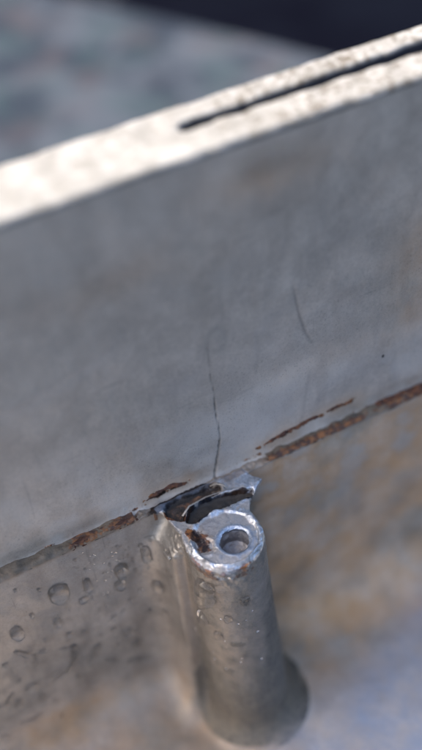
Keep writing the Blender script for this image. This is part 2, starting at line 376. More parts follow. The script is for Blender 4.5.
def relief(P, N):
    """lumps of the cast skin, pushed along the normals"""
    x, y, z = P.T
    d = 0.16*fbm(x, y, z, 14, 4, 3) + 0.05*fbm(x, y, z, 2.2, 3, 8)
    led = np.exp(-((z+0.2)/0.8)**2)*(y > -0.9)*sstep(9, 12, np.abs(x - 1.5))
    d = d + led*0.42*fbm(x, y, z, 2.4, 4, 21)
    crust = sstep(-16, -1, z)*sstep(-3, -7, y)*(z < -0.9)
    d = d + crust*0.38*fbm(x, y, z, 1.8, 4, 30)
    dry = (np.abs(x) < 17)*(z < -1)
    return P + N*d[:, None]
def masks(P):
    x, y, z = P.T
    w = fbm(x, y, z, 9, 4, 60); w3 = fbm(x, y, z, 3, 4, 65)
    st = 1.2*blob(x, y, z, 64, 0, -50, 18, 14, 26) + 0.9*blob(x, y, z, 35, -4, -68, 16, 14, 12) + 0.55*blob(x, y, z, 22, -8, -74, 14, 14, 12) \
        + 0.95*blob(x, y, z, -26, -6, -72, 12, 12, 9) + 0.75*blob(x, y, z, -52, -2, -67, 18, 9, 8) + 0.5*blob(x, y, z, -13, 0, -60, 4, 8, 10) \
        + 0.5*blob(x, y, z, 64, 0, -33, 9, 9, 9) + 0.45*blob(x, y, z, 24, 0, -48, 5, 6, 20) + 0.35*blob(x, y, z, 40, 0, -14, 14, 9, 8)
    drp = sstep(0.1, 0.7, fbm(x, y*0, z*0.12, 2.5, 3, 77))
    st = st + 0.8*drp*sstep(-16, -2, z)*(z < -1)*(y > -2)*np.clip(np.exp(-((x+28)/9)**2) + sstep(16, 26, x), 0, 1)
    st = st + 0.22*(z < -1.5)*sstep(-25, -8, x) + 0.85*(z < -1.5)*sstep(-16, 8, x)*(0.8+0.5*w)*sstep(-30, -8, y) + 0.55*(z < -60)*sstep(-58, -72, z)*sstep(26, -4, x + 0.7*(-20 - y))
    led = np.exp(-((z+0.1)/1.1)**2)*(y > -0.8)
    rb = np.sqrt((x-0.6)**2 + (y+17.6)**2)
    foot = np.exp(-((rb-12.6)/2.6)**2)*sstep(-55, -68, z)*(0.75 + 0.6*sstep(-9, 6, x - 0.4*(y+17)))  # dirt ring at the boss foot, deepened to paint its shadow
    gr = 1.5*foot*(0.9 + 0.4*w) + 0.40*sstep(-20, -60, z)*(rb < 13.5)*(y < -1)  # foot ring, plus painted shade growing down the column
    gr = gr + 0.95*np.exp(-((x-12.5)/4.0)**2)*sstep(-1, -10, z)*(y > -9)*(0.9 + 0.5*w)  # painted occlusion in the hollow right of the column
    gr = gr + 1.3*(rb < 17)*(y < -1.5)*sstep(6, 11, x - 0.45*(y+16))*sstep(-4, -30, z)*(0.8+0.5*w) + 0.8*(rb < 15)*(y < -2)*sstep(-45, -68, z)*(1 + 0.5*w)  # shadow painted on the boss's right flank and round its bottom
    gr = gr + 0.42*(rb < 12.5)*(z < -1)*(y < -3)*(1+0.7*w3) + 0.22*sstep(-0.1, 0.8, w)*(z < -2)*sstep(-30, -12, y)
    led = np.exp(-((z+0.1)/1.1)**2)*(y > -0.8)
    gr = np.maximum(gr, led*0.95)
    dk0 = 0.7*led*np.exp(-((x+12.5)/3.2)**2)*sstep(-0.2, 0.4, w3)
    joint = np.exp(-((y-3.1)/0.35)**2)*(z > -1.3)
    dk = 0.75*joint*sstep(-0.6, 0.4, w3 + 0.2)
    dk = np.maximum(dk, 0.6*np.exp(-((z+1.2)/0.35)**2)*(np.abs(y) < 0.9)*sstep(0.05, 0.5, w3)*sstep(8, 11, np.abs(x)))
    dk = np.maximum(dk, dk0)
    ru = led*(0.58*np.exp(-((x+31)/3.6)**2) + 0.55*np.exp(-((x+20)/4.5)**2) + 0.55*np.exp(-((x-22)/9)**2)*sstep(2.6, 0.4, y) + 0.58*np.exp(-((x-40)/13)**2)*sstep(3.2, 0.2, y) + 0.60*np.exp(-((x-64)/7)**2) + 0.16 + 0.16*w3)
    ru = np.maximum(ru, 0.55*blob(x, y, z, -11, -0.5, -1.2, 2.0, 2.0, 1.2))
    # wet patches on the boss
    for (cx, cy, cz, rx, rz) in ((-4.7, -25.8, -31.0, 2.8, 1.5), (-7.6, -24.0, -44.1, 1.9, 1.9), (0.5, -27.5, -49.6, 3.0, 5.0), (4.5, -26, -44, 1.6, 5.0), (-1.5, -26, -13.5, 1.6, 1.7), (6.5,-23,-30,1.2,4)):
        gr = np.maximum(gr, 0.95*(np.exp(-(((x-cx)/rx)**2 + ((y-cy)/3)**2 + ((z-cz)/rz)**2)*1.2 + 0.5*w3) > 0.5))
    ox = 0.55*sstep(-45, -5, z)*sstep(8, 12, np.abs(x+2))*sstep(0.0, 0.8, w)*(y < 0.2)*(z < -1) + 0.35*blob(x, y, z, -12, -1, -10, 4, 4, 14)
    bl = 0.9*sstep(-70, -76, z)*sstep(-22, -40, y + 0.35*(20 - x))*(0.85 + 0.4*w)  # sky reflection painted on the front right of the floor
    fr = np.zeros_like(x); onb = sstep(16.5, 13, np.sqrt((x-0.5)**2 + (y+16.5)**2))*(y < -3)
    wet = np.clip(0.66 + 0.25*w + 0.30*onb + 0.10*(x < 0) - 0.35*sstep(10, 22, x) - 0.35*sstep(-60, -74, z)*(x > 8), 0, 1)*(z < -1.2) - 0.4*bl
    wet = np.maximum(wet, 0.45*led); st = st + 0.8*led
    return dict(stain=st, grime_and_shade=gr, dark=dk, rust=ru, oxide=ox, fresh=fr, wet=wet, blue=bl, line=fr*0)

# coarse field: lower wall, its sweep into the floor, the ledge and the boss
h = 0.5
gx = np.arange(X0, X1, h, dtype=np.float32)[:, None, None]; gy = np.arange(-82, 4.6, h, dtype=np.float32)[None, :, None]; gz = np.arange(-79, 1.6, h, dtype=np.float32)[None, None, :]
F = casting_sdf(gx, gy, gz).astype(np.float32)
P, Q = surface_nets(F, (X0, -82, -79), h); del F
R_LO, R_HI = np.array([-18.0, -29.0, -9.0]), np.array([21.0, 9.0, 9.0])
inR = ((P > R_LO + 0.3) & (P < R_HI - 0.3)).all(1)
Q = Q[~inR[Q].all(1)]
# fine field: the crown of the boss with bore, pit, torn lip and the open break
hf = 0.2
fx = np.arange(-18.6, 21.6, hf, dtype=np.float32)[:, None, None]; fy = np.arange(-29.6, 4.6, hf, dtype=np.float32)[None, :, None]; fz = np.arange(-10.2, 2.4, hf, dtype=np.float32)[None, None, :]
top, _ = head_top(fx[:, :, 0] + 0*fy[:, :, 0], fy[:, :, 0] + 0*fx[:, :, 0])
F = head_sdf(fx, fy, fz, top[:, :, None]).astype(np.float32)
P2, Q2 = surface_nets(F, (-18.6, -29.6, -10.2), hf); del F
inR2 = ((P2 > R_LO) & (P2 < R_HI)).all(1)
Q2 = Q2[inR2[Q2].all(1)]
def casting_parts(P, Q, fine):
    N = vert_normals(P, Q)
    P = relief(P, N); N = vert_normals(P, Q); x, y, z = P.T
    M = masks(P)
    if fine:
        rr, an, b1, b2, pit, hd = head_masks(x, y)
        w = fbm(x, y, z, 2.0, 3, 70)
        onface = (hd < 0.8)*sstep(-2.6, -1.2, z)*(y < 2.0)
        face = onface*(0.20 + 0.26*w + (0.42 + 0.6*w)*np.exp(-((rr-8.4)/0.8)**2)*(y < -7) + 0.5*blob(x, y, 0*z, 12.5, -4.8, 0, 3.0, 2.2, 1) + 0.40*np.exp(-((np.sqrt((x-1)**2+(y+17.3)**2)-4.3)/0.6)**2) + 0.2*(x > 4)*(y > -9))
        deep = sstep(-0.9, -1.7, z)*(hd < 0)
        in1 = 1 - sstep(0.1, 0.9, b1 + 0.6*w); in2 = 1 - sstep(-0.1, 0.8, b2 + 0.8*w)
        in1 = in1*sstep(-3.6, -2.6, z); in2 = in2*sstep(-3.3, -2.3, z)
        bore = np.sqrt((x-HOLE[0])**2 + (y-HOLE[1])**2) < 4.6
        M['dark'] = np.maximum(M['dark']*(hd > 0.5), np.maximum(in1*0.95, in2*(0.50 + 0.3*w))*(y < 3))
        strip = sstep(-15, -11, x + 1.5*w)*sstep(5.0, 2.0, x + 1.5*w)*sstep(-1.2, -0.2, y + 0.5*w)*(z > -1.6)
        M['dark'] = np.maximum(M['dark'], 0.85*strip)
        br = 0.8*(1 - sstep(1.6, 3.4, np.sqrt((x+6.2)**2*1.25 + ((y+14.0)*0.62)**2) + 1.3*w)) + 0.75*blob(x, y, 0*z, -7.3, -9.8, 0, 1.5, 3.0, 1)
        M['dark'] = np.maximum(M['dark'], np.maximum(0.62*(1 - sstep(0.5, 2.0, pit + 0.9*w)), br*(0.42 + 0.35*w))*(z > -4))
        M['rust'] = np.maximum(M['rust']*(hd > 0.2), 0.60*in2*(x < 3) + 0.62*br*(z > -4))
        M['rust'] = np.maximum(M['rust'], 0.62*np.exp(-((hd-1.0)/0.7)**2)*sstep(4, -6, x + y*0.2 + 2)*(z > -4))
        M['fresh'] = np.where(bore, np.where(z > -1.6, 0.7, 0.26), face*(1 - np.maximum(in1, in2))*(1-0.8*br)*(1 - strip))
        M['fresh'] = np.maximum(M['fresh'], 0.55*np.exp(-((hd-0.5)/0.7)**2)*(z > -4)*(z < 0.5)*(w > -0.1)*(y < -2))
        M['grime_and_shade'] = np.maximum(M['grime_and_shade']*(1 - np.clip(face*1.4, 0, 1))*np.where(bore, 0.2, 1), onface*np.clip(0.30 - 0.5*w - 0.5*face, 0, 1)*(~bore))*(1 - np.maximum(in1, in2))
        M['oxide'] = np.maximum(M['oxide'], 0.0*onface)
        M['blue'] = 0.4*bore + 0.35*onface*(1 - br)*(1 - np.maximum(in1, in2))  # painted sky tint in the bore and on the boss face
        M['stain'] = np.maximum(M['stain'], 0.6*onface*blob(x, y, 0*z, -5.5, -12.5, 0, 3, 4, 1))
    fc = P[Q].mean(1)
    rb = np.sqrt((fc[:, 0] + 0.9 + 1.7*fc[:, 2]/77)**2 + (fc[:, 1] + 16 - 2.0*fc[:, 2]/77)**2)
    headf = poly_sdf(fc[:, 0], fc[:, 1], HEAD) < 0.6
    boss = ((rb < 12.6) | ((np.abs(fc[:, 0] - 1) < 13.5) & (fc[:, 1] > -17) & (fc[:, 2] < -4))) & (fc[:, 1] < -1.2) & (fc[:, 2] < 3) & (fc[:, 2] > -75.5)
    boss |= headf & (fc[:, 2] > -6) & (fc[:, 1] < 1.0)
    ledge = ~boss & (fc[:, 2] > -1.4) & (fc[:, 1] > -1.5)
    floor = ~boss & ~ledge & (fc[:, 2] < -73.5)
    return P, Q, N, M, dict(boss=boss, ledge=ledge, floor=floor, wall=~(boss | ledge | floor))
def emit(name, data, key, parent, origin=(0, 0, 0)):
    P, Q, N, M, G = data
    used, q = submesh(P, Q, G[key])
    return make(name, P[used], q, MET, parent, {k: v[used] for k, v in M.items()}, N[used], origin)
def merged(name, key, parent, origin=(0, 0, 0)):
    a, b = LOW, HIGH
    n = len(a[0]); P = np.concatenate([a[0], b[0]]); Q = np.concatenate([a[1], b[1] + n]); N = np.concatenate([a[2], b[2]])
    M = {k: np.concatenate([a[3][k], b[3][k]]) for k in a[3]}; G = {key: np.concatenate([a[4][key], b[4][key]])}
    return emit(name, (P, Q, N, M, G), key, parent, origin)
LOW = casting_parts(P, Q, False); HIGH = casting_parts(P2, Q2, True)
lower = merged('lower_wall', 'wall', HOUSE)
floor = emit('floor', LOW, 'floor', HOUSE)
ledge = merged('ledge', 'ledge', HOUSE)
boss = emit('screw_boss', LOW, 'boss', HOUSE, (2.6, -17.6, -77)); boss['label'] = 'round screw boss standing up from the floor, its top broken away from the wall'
face = emit('boss_face', HIGH, 'boss', boss, (0, -16, 0)); face['label'] = 'bright broken end face of the boss with a bolt hole and a dark fracture'

# upper wall: a field of heights over (x, z)
CRACK = [(8.0,43.4),(8.2,37.0),(8.1,30.5),(8.5,23.5),(8.5,16.5),(8.6,11.0),(7.6,5.9),(6.6,1.5),(5.7,-1.5)]
SCRATCH = [(30.1,51.0),(31.0,45.5),(32.2,39.4),(33.7,34.3),(35.0,31.0)]
xs = np.arange(X0, X1, 0.34); zs = np.arange(-1.2, 91.4, 0.3)
x, z = [t.ravel() for t in np.meshgrid(xs, zs, indexing='ij')]; o = 0*x
w = fbm(x, o, z, 9, 4, 81); w2 = fbm(x, o, z, 1.4, 3, 85)
wob = 0.25*fbm(x, o, z, 7, 3, 91) + 0.07*w2
dc, tc = seg_dist(x + wob, z, CRACK); dsx, ts = seg_dist(x + wob*0.6, z, SCRATCH)
crw = 0.06 + 0.16*sstep(0.3, 0.95, tc)
yy = UP_Y + 0.28*fbm(x, o, z, 26, 4, 5) + 0.02*w2 + 0.5*np.exp(-(dc/crw)**2)*sstep(0.05, 0.5, tc) + 0.12*np.exp(-(dsx/0.35)**2)
ring = np.abs(np.sqrt(((x-10.5)/2.4)**2 + ((z-43.7)/3.4)**2) - 1)
yy = yy + 0.12*np.exp(-(ring/0.3)**2) - 1.1*np.exp(-(z+1.2)/1.1)                # small cove down onto the ledge
ln = np.exp(-(dc/(crw*1.0 + 0.1))**2)*(0.48 + 0.26*sstep(0.15, 0.6, tc) + 0.26*sstep(0.75,0.95,tc))*(0.8 + 0.5*w2)
ln = np.maximum(ln, 0.40*np.exp(-(dsx/0.38)**2)*(0.5 + 0.5*np.sin(np.pi*ts)))
dk = 0*x
for pts, a in (([(34.0,21.4),(32.7,14.0),(31.4,5.5)], 0.13), ([(19.9,45.9),(20.7,37.1),(19.7,28.8)], 0.09), ([(5.3,62.4),(9.0,59.9),(13.0,57.9)], 0.09), ([(11.5,66),(12.2,55),(12,48)], 0.07)):
    d, t = seg_dist(x + wob, z, pts); ln = np.maximum(ln, a*np.exp(-(d/0.55)**2))
ln = np.maximum(ln, 0.05*np.exp(-(ring/0.6)**2))
edge = np.exp(-((z - 1.6 - 0.9*w)/0.8)**2)*np.exp(-((x+8.5)/5.5)**2)
dk = np.maximum(dk, 0.75*edge*sstep(-0.5, 0.2, w2 + 0.2)); dk = np.maximum(dk, 0.9*np.exp(-(((x-55.7)/0.5)**2 + ((z-15.9)/0.6)**2)))
bl = lambda cx, cz, rx, rz: np.exp(-((x-cx)/rx)**2 - ((z-cz)/rz)**2)
gr = 0.25*bl(2, 66, 14, 3) + 0.25*bl(-14, 72, 18, 4) + 0.75*bl(26, 85, 8, 4) + 0.30*bl(10.5, 43.7, 2.6, 3.6) + 0.28*np.exp(-(ring/0.35)**2) + 0.22*bl(32, 62, 8, 9) + 0.25*bl(3, 24, 9, 4) + 0.25*bl(64, 40, 6, 14) + 0.20*bl(-0.8, 12, 9, 5) \
    + 0.20*bl(38, 30, 22, 5) + 0.30*sstep(7, 1, z)*sstep(0, 0.6, w+0.3) + 0.14*bl(13, 60, 5, 10)
d, t = seg_dist(x, z, [(-60, 46), (-40.1,47.9),(-33.4,47.9),(-25.1,49.6),(-19.0,51.8),(-12.2,54.0)])
side = z - np.interp(x, [-60,-40.1,-33.4,-25.1,-19,-12.2], [46,47.9,47.9,49.6,51.8,54])
above = sstep(-1.0, 1.0, side + 1.5*w)*np.exp(-np.maximum(side, 0)/16)*sstep(-6, -22, x)
gr = gr + 0.32*above + 0.14*sstep(0.25, 0.8, fbm(x, o, z*0.18, 6, 4, 120))*sstep(80, 30, z)
ox = 0.16 + 0.10*w + 0.30*np.exp(-((side+2.0)/1.6)**2)*sstep(-8, -20, x) + 0.50*sstep(40, 8, z)*sstep(-0.4, 0.6, w+0.2) + 0.25*bl(20, 15, 14, 12)
st = 0.45*bl(38, 24, 26, 6)*(0.8+0.6*w) + 0.48*sstep(12, 0, z)*(0.7 + 0.6*w) + 0.75*bl(66, 38, 9, 22) + 0.65*bl(26, 83, 13, 6) + 0.3*bl(-5, 70, 22, 5) + 0.25*bl(-30, 6, 40, 5) + 0.12*sstep(0.0, 0.7, w)
ru = 0.42*np.exp(-((z-0.2)/0.8)**2)*sstep(-0.2, 0.7, fbm(x, o, z, 8, 3, 97)+0.15)*(x > -40) + 0.5*edge
for pts, a in (([(18.7,2.2),(31.1,4.2),(46.9,4.7)], 0.55), ([(-13.6,1.0),(-10,2.2),(-1.5,1.3)], 0.6)):
    d, t = seg_dist(x, z, pts); ru = np.maximum(ru, a*np.exp(-(d/1.3)**2)*(0.75 + 0.6*w2)); st = st + 0.5*np.exp(-(d/3.2)**2)
P = np.stack([x, yy, z], 1); Q = grid(len(xs), len(zs))
upper = make('upper_wall', P, Q, MET, HOUSE, dict(stain=st, grime_and_shade=gr, dark=dk, rust=ru, oxide=ox, fresh=o, wet=o, blue=o, line=ln)); upper['label'] = 'grey upper wall with a thin dark crack rising from the boss'

# rim with its gasket groove, and the outer side of the wall
hr = 0.5
rx = np.arange(X0, X1, hr, dtype=np.float32)[:, None, None]; ry = np.arange(1.6, 24.6, hr, dtype=np.float32)[None, :, None]; rz = np.arange(88.0, 95.1, hr, dtype=np.float32)[None, None, :]
wav = 0.32*fbm(rx, 0*rx, 0*rx, 7, 4, 33); wav2 = 0.35*fbm(rx, 0*rx, 0*rx, 6, 4, 37)
f1 = 3.1 - ry + wav + 1.0*(rz < 91.3); f2 = ry - 21.6 + wav2; f3 = rz - RIM_Z
q1, q2 = np.maximum(f1, f2), f3 + 0*rx
rim = np.sqrt(np.maximum(q1+1.1, 0)**2 + np.maximum(q2+1.1, 0)**2) + np.minimum(np.maximum(q1+1.1, q2+1.1), 0) - 1.1
gl = np.sqrt(np.minimum(rx - 13.0, 0)**2 + (ry - 13.6)**2) - 1.4 - 0.014*np.maximum(rx - 13.0, 0) + 0.45*fbm(rx, ry, 0*rx, 4, 3, 39)
rim = smax(rim, -np.maximum(gl, RIM_Z - 4.0 - rz), 0.5)
rim = rim + 0.06*fbm(rx, ry, rz, 3.0, 3, 35)
P, Q = surface_nets(rim.astype(np.float32), (X0, 1.6, 88.0), hr)
x, y, z = P.T
gmask = np.sqrt(np.minimum(x-13.0, 0)**2 + (y-13.6)**2) - 1.4 - 0.014*np.maximum(x-13.0, 0)
gr = 0.10 + 0.95*sstep(5, 50, x) + 0.6*np.exp(-(np.maximum(gmask, 0)/1.4)**2) + 0.5*blob(x, y, 0*z, 24, 17.5, 0, 3, 2, 1)
r_o = make('rim', P, Q, RIM, HOUSE, dict(grime_and_shade=gr, dark=sstep(RIM_Z-0.35, RIM_Z-1.1, z)*(gmask < 0.9))); r_o['label'] = 'sunlit worn rim with a narrow groove cut along it'
P, Q = box((X0 + 1, 6.5, -85.9), (X1 - 1.5, 20.9, 86.5)); make('outer_wall', P, Q, MET, HOUSE, smooth=False)
P, Q = box((X0 + 1, -81, -85.8), (X1 - 1.5, 6.4, -79.0)); make('base_plate', P, Q, MET, HOUSE, smooth=False)

# rust scabs standing off the ledge and the wall
def scab(pts, width, thick, plane, seed, parent, taper=True):
    """a crust along a line of (x, s) points; plane 'wall' lies on y = UP_Y, 'ledge' on z = 0"""
    p = np.array(pts, float); hh = 0.22
    lo = p.min(0) - width - 1; hi = p.max(0) + width + 1
    a = np.arange(lo[0], hi[0], hh)[:, None, None]; b = np.arange(lo[1], hi[1], hh)[None, :, None]; c = np.arange(-0.7, thick + 1.2, hh)[None, None, :]
    d, t = seg_dist((a + 0*b)[:, :, 0], (b + 0*a)[:, :, 0], pts)
    n1 = fbm(a, b, 0*a, 2.6, 4, seed)
    wd = width*(np.sin(np.pi*np.clip(t, 0.0, 1))**0.6 if taper else 1.0)*(0.75 + 0.7*n1[:, :, 0])
    hgt = thick*np.clip(1 - (d/np.maximum(wd, 0.05))**2, -1.5, 1)*(0.8 + 0.6*fbm(a, b, 0*a, 0.9, 3, seed+5)[:, :, 0])
    F = np.maximum(c - hgt[:, :, None], -0.45 - c)*0.8
    S, Qs = surface_nets(F.astype(np.float32), (lo[0], lo[1], -0.7), hh)
    if plane == 'wall': S = np.stack([S[:, 0], UP_Y - S[:, 2], S[:, 1]], 1)
    else: S = S.copy()
    og = S.mean(0)
    return make('rust_scab', S, Qs if plane != 'wall' else Qs, RUST, parent, origin=tuple(og))
scab([(18.7,2.2),(23.7,3.4),(31.1,4.2),(36.6,4.9)], 1.05, 0.9, 'wall', 101, upper)
scab([(38.5,4.7),(42,4.8),(46.9,4.7)], 0.65, 0.8, 'wall', 103, upper)
scab([(-13.6,1.0),(-10,2.2),(-6.5,2.4),(-1.5,1.3)], 0.9, 0.9, 'wall', 105, upper)
scab([(54.0,2.4),(58,2.4),(62,2.2),(68,1.9),(74,1.6)], 1.25, 0.5, 'ledge', 107, ledge, False)
scab([(-34.0,0.9),(-31,0.8),(-29.0,1.0)], 0.7, 0.35, 'ledge', 109, ledge)
scab([(-22.5,0.8),(-20.0,1.1),(-18,1.0)], 0.55, 0.35, 'ledge', 111, ledge)

# torn slivers of metal in the break
def sliver(pts, r0, seed):
    pts = np.array(pts, float); k = 6; P = []; Q = []
    for i, p in enumerate(pts):
        t = (pts[min(i+1, len(pts)-1)] - pts[max(i-1, 0)]); t /= np.linalg.norm(t)
        u = np.cross(t, (0.2, 0.3, 1)); u /= np.linalg.norm(u); v = np.cross(t, u)
        r = r0*(1 - 0.8*(i/(len(pts)-1))**1.5)
        for j in range(k):
            a = 2*math.pi*j/k; P.append(p + r*(u*math.cos(a)*1.8 + v*math.sin(a)*0.6))
    for i in range(len(pts)-1):
        for j in range(k): Q.append((i*k+j, i*k+(j+1) % k, (i+1)*k+(j+1) % k, (i+1)*k+j))
    Q += [tuple(range(k))[::-1], tuple(range((len(pts)-1)*k, len(pts)*k))]
    z = np.zeros(len(P))
    return make('metal_sliver', np.array(P), Q, MET, boss, dict(fresh=z+0.30, dark=z+0.36, rust=z, grime_and_shade=z+0.4, stain=z, oxide=z, wet=z, blue=z, line=z), origin=tuple(pts[0]))
sliver([(-6.8,-4.6,-0.5),(-4.2,-3.1,0.1),(0.5,-2.7,0.2),(5.2,-3.0,0.0),(8.5,-3.6,0.0)], 0.2, 3)
sliver([(3.5,0.6,-0.6),(5.0,-0.3,0.3),(6.0,-1.6,0.5),(6.6,-3.0,0.3)], 0.38, 4)
BIG_DROPS = [
  ("largest clear water drop on the grey wall left of the boss", [(-40.44,-0.01,-13.61), (-40.44,-0.01,-15.43)], 2.85),
  ("round water drop below the rusty ledge, between the largest drop and the boss", [(-23.71,-0.01,-16.29), (-23.71,-0.01,-18.42)], 1.81),
  ("tall water drop just under the ledge beside the broken boss web", [(-16.56,-0.33,-12.17), (-16.69,-0.7,-15.69)], 1.42),
  ("narrow slanting water drop right of the largest drop", [(-33.06,-0.01,-15), (-33.06,-0.01,-18.95)], 1.14),
  ("water drop on the wall nearest the left flank of the boss", [(-15.68,-2.06,-26.69), (-15.69,-2.07,-28.11)], 1.79),
  ("thin flat water drop lying under the narrow slanting drop", [(-35.04,-0.01,-21.88), (-35.3,-0.01,-21.88)], 1.14),
  ("round water drop alone on the wall near the left edge of the photo", [(-53.29,-0.01,-21.49), (-53.29,-0.01,-24.37)], 1.61),
  ("small oval water drop below the largest drop", [(-43.03,-0.01,-25.35), (-43.03,-0.01,-27.56)], 1.02),
  ("small water drop hanging under the round drop below the ledge", [(-24.98,-0.01,-22.32), (-24.98,-0.01,-23.09)], 1.44),
  ("water drop low on the wall above the long flat streak beside the boss", [(-24.25,-0.01,-51.05), (-24.25,-0.01,-53.77)], 1.27),
  ("flat water drop above the lowest drops near the boss", [(-25.97,-0.01,-44.39), (-25.97,-0.01,-44.68)], 1.38),
  ("large water drop with a bright glint on the boss front under its broken face", [(-9.19,-20.48,-8.63), (-9.24,-20.51,-12.99)], 3.1),
  ("small water drop below the large drop on the boss", [(-10.06,-18.17,-24.7), (-10.12,-17.71,-24.7)], 2.07),
  ("dull water drop on the right flank of the boss", [(-1.42,-25.86,-12.5), (-1.43,-25.9,-13.5)], 1.34),
  ("small water drop in the middle of the boss front", [(-5.99,-24.49,-19.26), (-6,-24.51,-20.2)], 1.03),
  ("lowest round water drop on the boss front", [(-8.39,-22.38,-27.76), (-8.4,-22.39,-28.6)], 1.19),
  ("tiny water drop at the foot of the long hooked streak", [(-42.17,-0.01,-53.45), (-42.17,-0.01,-55.05)], 0.83),
  ("small water drop low on the wall by the curved trickle", [(-53.14,-0.01,-54.4), (-53.14,-0.01,-56.94)], 0.95),
  ("round water drop low on the wall beside the hooked trickle at the photo's edge", [(-59.57,-0.01,-52.35), (-59.57,-0.01,-54.93)], 1.2),
  ("dull wide water drop above the curved trickle low on the wall", [(-54.78,-0.01,-48.71), (-54.78,-0.01,-48.77)], 2.12),
  ("long hooked water streak running down the wall", [(-40.9,-0.01,-39.39), (-41.8,-0.01,-45.81), (-44.57,-0.01,-49.73), (-48.27,-0.01,-50.77)], 0.91),
  ("short water streak joining the top of the long hooked streak", [(-44.18,-0.01,-38.68), (-40.98,-0.01,-39.83)], 0.76),
  ("short thick water trickle right of the long hooked streak", [(-34.83,-0.01,-44.42), (-36.04,-0.01,-48.08), (-37.47,-0.01,-49.49)], 1.09),
  ("long flat water streak lowest on the wall beside the boss", [(-27.53,-0.06,-58.97), (-22.29,-0.24,-60.97)], 0.97),
  ("short flat water streak between the thick trickle and the long flat streak", [(-33.48,-0.01,-52.35), (-31.16,-0.01,-54.86)], 0.63),
  ("curved water trickle lowest on the wall at bottom left", [(-60.46,-0.41,-62.29), (-57.81,-0.61,-63.33), (-55.48,-0.43,-62.39)], 0.79),
  ("hooked water trickle at the left edge of the photo", [(-60.31,-0.01,-48.05), (-62.17,-0.01,-51.23), (-64.22,-0.01,-51.53)], 0.92),
  ("flat water streak under the round drop near the left edge", [(-55.23,-0.01,-30.42), (-52.74,-0.01,-34)], 0.88),
  ("thin upright water streak under the flat streak", [(-51.1,-0.01,-35.38), (-51.95,-0.01,-40.73)], 0.6),
  ("tiny flat water streak beside the top of the thin upright streak", [(-49.65,-0.01,-35.11), (-48.13,-0.01,-35.88)], 0.6),
]
SMALL_DROPS = [((-41.04,-0.01,-33.02),(-41.04,-0.01,-33.64),0.91), ((-28.65,-0.01,-34.91),(-28.65,-0.01,-35.46),0.94), ((-29.38,-0.01,-39.34),(-29.38,-0.01,-40.21),0.81), ((-13.14,-6.83,-17.58),(-13.34,-5.56,-17.58),1.04), ((-15.28,-2.68,-38.94),(-15.29,-2.69,-40.1),1.11), ((-44.73,-0.01,-9.82),(-44.73,-0.01,-10.59),0.48), ((-48.42,-0.01,-18.42),(-48.42,-0.01,-19.47),0.62), ((-50.07,-0.01,-5.82),(-50.07,-0.01,-6.58),0.47), ((-25.63,-0.01,-34.11),(-25.63,-0.01,-34.7),0.67), ((-37.31,-0.01,-35.05),(-37.31,-0.01,-35.7),0.66), ((-12.91,-7.71,-8.93),(-12.91,-6.51,-8.93),1.03), ((-66.37,-0.75,-63.99),(-66.37,-1.01,-64.97),0.94), ((-23.36,-0.01,-30.48),(-23.36,-0.01,-31.3),0.54), ((-31.69,-0.01,-28.89),(-31.69,-0.01,-29.53),0.39), ((-28.72,-0.01,-24.77),(-28.72,-0.01,-25.11),0.52), ((-18.78,-0.47,-38.13),(-18.78,-0.48,-39.07),0.51), ((-20.17,-0.14,-28),(-20.17,-0.15,-28.84),0.51), ((-29.54,-0.01,-8.28),(-29.54,-0.01,-8.56),0.5), ((-19.41,-0.34,-47.95),(-19.41,-0.35,-48.69),0.65), ((-33.5,-0.01,-39.74),(-33.5,-0.01,-40.16),0.54), ((-39.05,-0.01,-23.19),(-39.05,-0.01,-23.81),0.38), ((-47.42,-0.01,-30.83),(-47.42,-0.01,-31.26),0.51), ((-58.96,-0.01,-33.18),(-58.96,-0.01,-34.17),0.76), ((-50.38,-0.08,-59.4),(-50.38,-0.13,-60.03),0.69), ((-29.54,-0.01,-47.81),(-29.54,-0.01,-48.78),0.55), ((-32.59,-0.01,-10.23),(-32.59,-0.01,-10.77),0.37), ((-15.89,-1.97,-33.53),(-15.9,-1.97,-34.38),0.52), ((-20.28,-0.11,-19.1),(-20.28,-0.11,-19.43),0.5), ((-20.19,-0.01,-14.93),(-20.19,-0.01,-15.2),0.51), ((-21.22,-0.01,-12.47),(-21.22,-0.01,-12.74),0.51), ((-17.59,-0.03,-10.22),(-17.59,-0.04,-10.61),0.62), ((-14.94,-0.62,-9.14),(-14.98,-0.68,-9.62),0.47), ((-26.22,-0.01,-12.66),(-26.22,-0.01,-13.2),0.38), ((-28.27,-0.01,-15.1),(-28.27,-0.01,-15.65),0.38), ((-18.67,-0.57,-50.94),(-18.67,-0.57,-51.45),0.52), ((-56.95,-0.01,-42.7),(-56.95,-0.01,-43.49),0.65), ((-50.09,-1.39,-66.12),(-50.09,-1.53,-66.51),0.56), ((-29.31,-0.87,-64.42),(-29.31,-0.89,-64.5),0.58), ((-32.83,-0.01,-22.44),(-32.83,-0.01,-23.05),0.39), ((-34.26,-0.01,-4.81),(-34.26,-0.01,-5.33),0.37)]
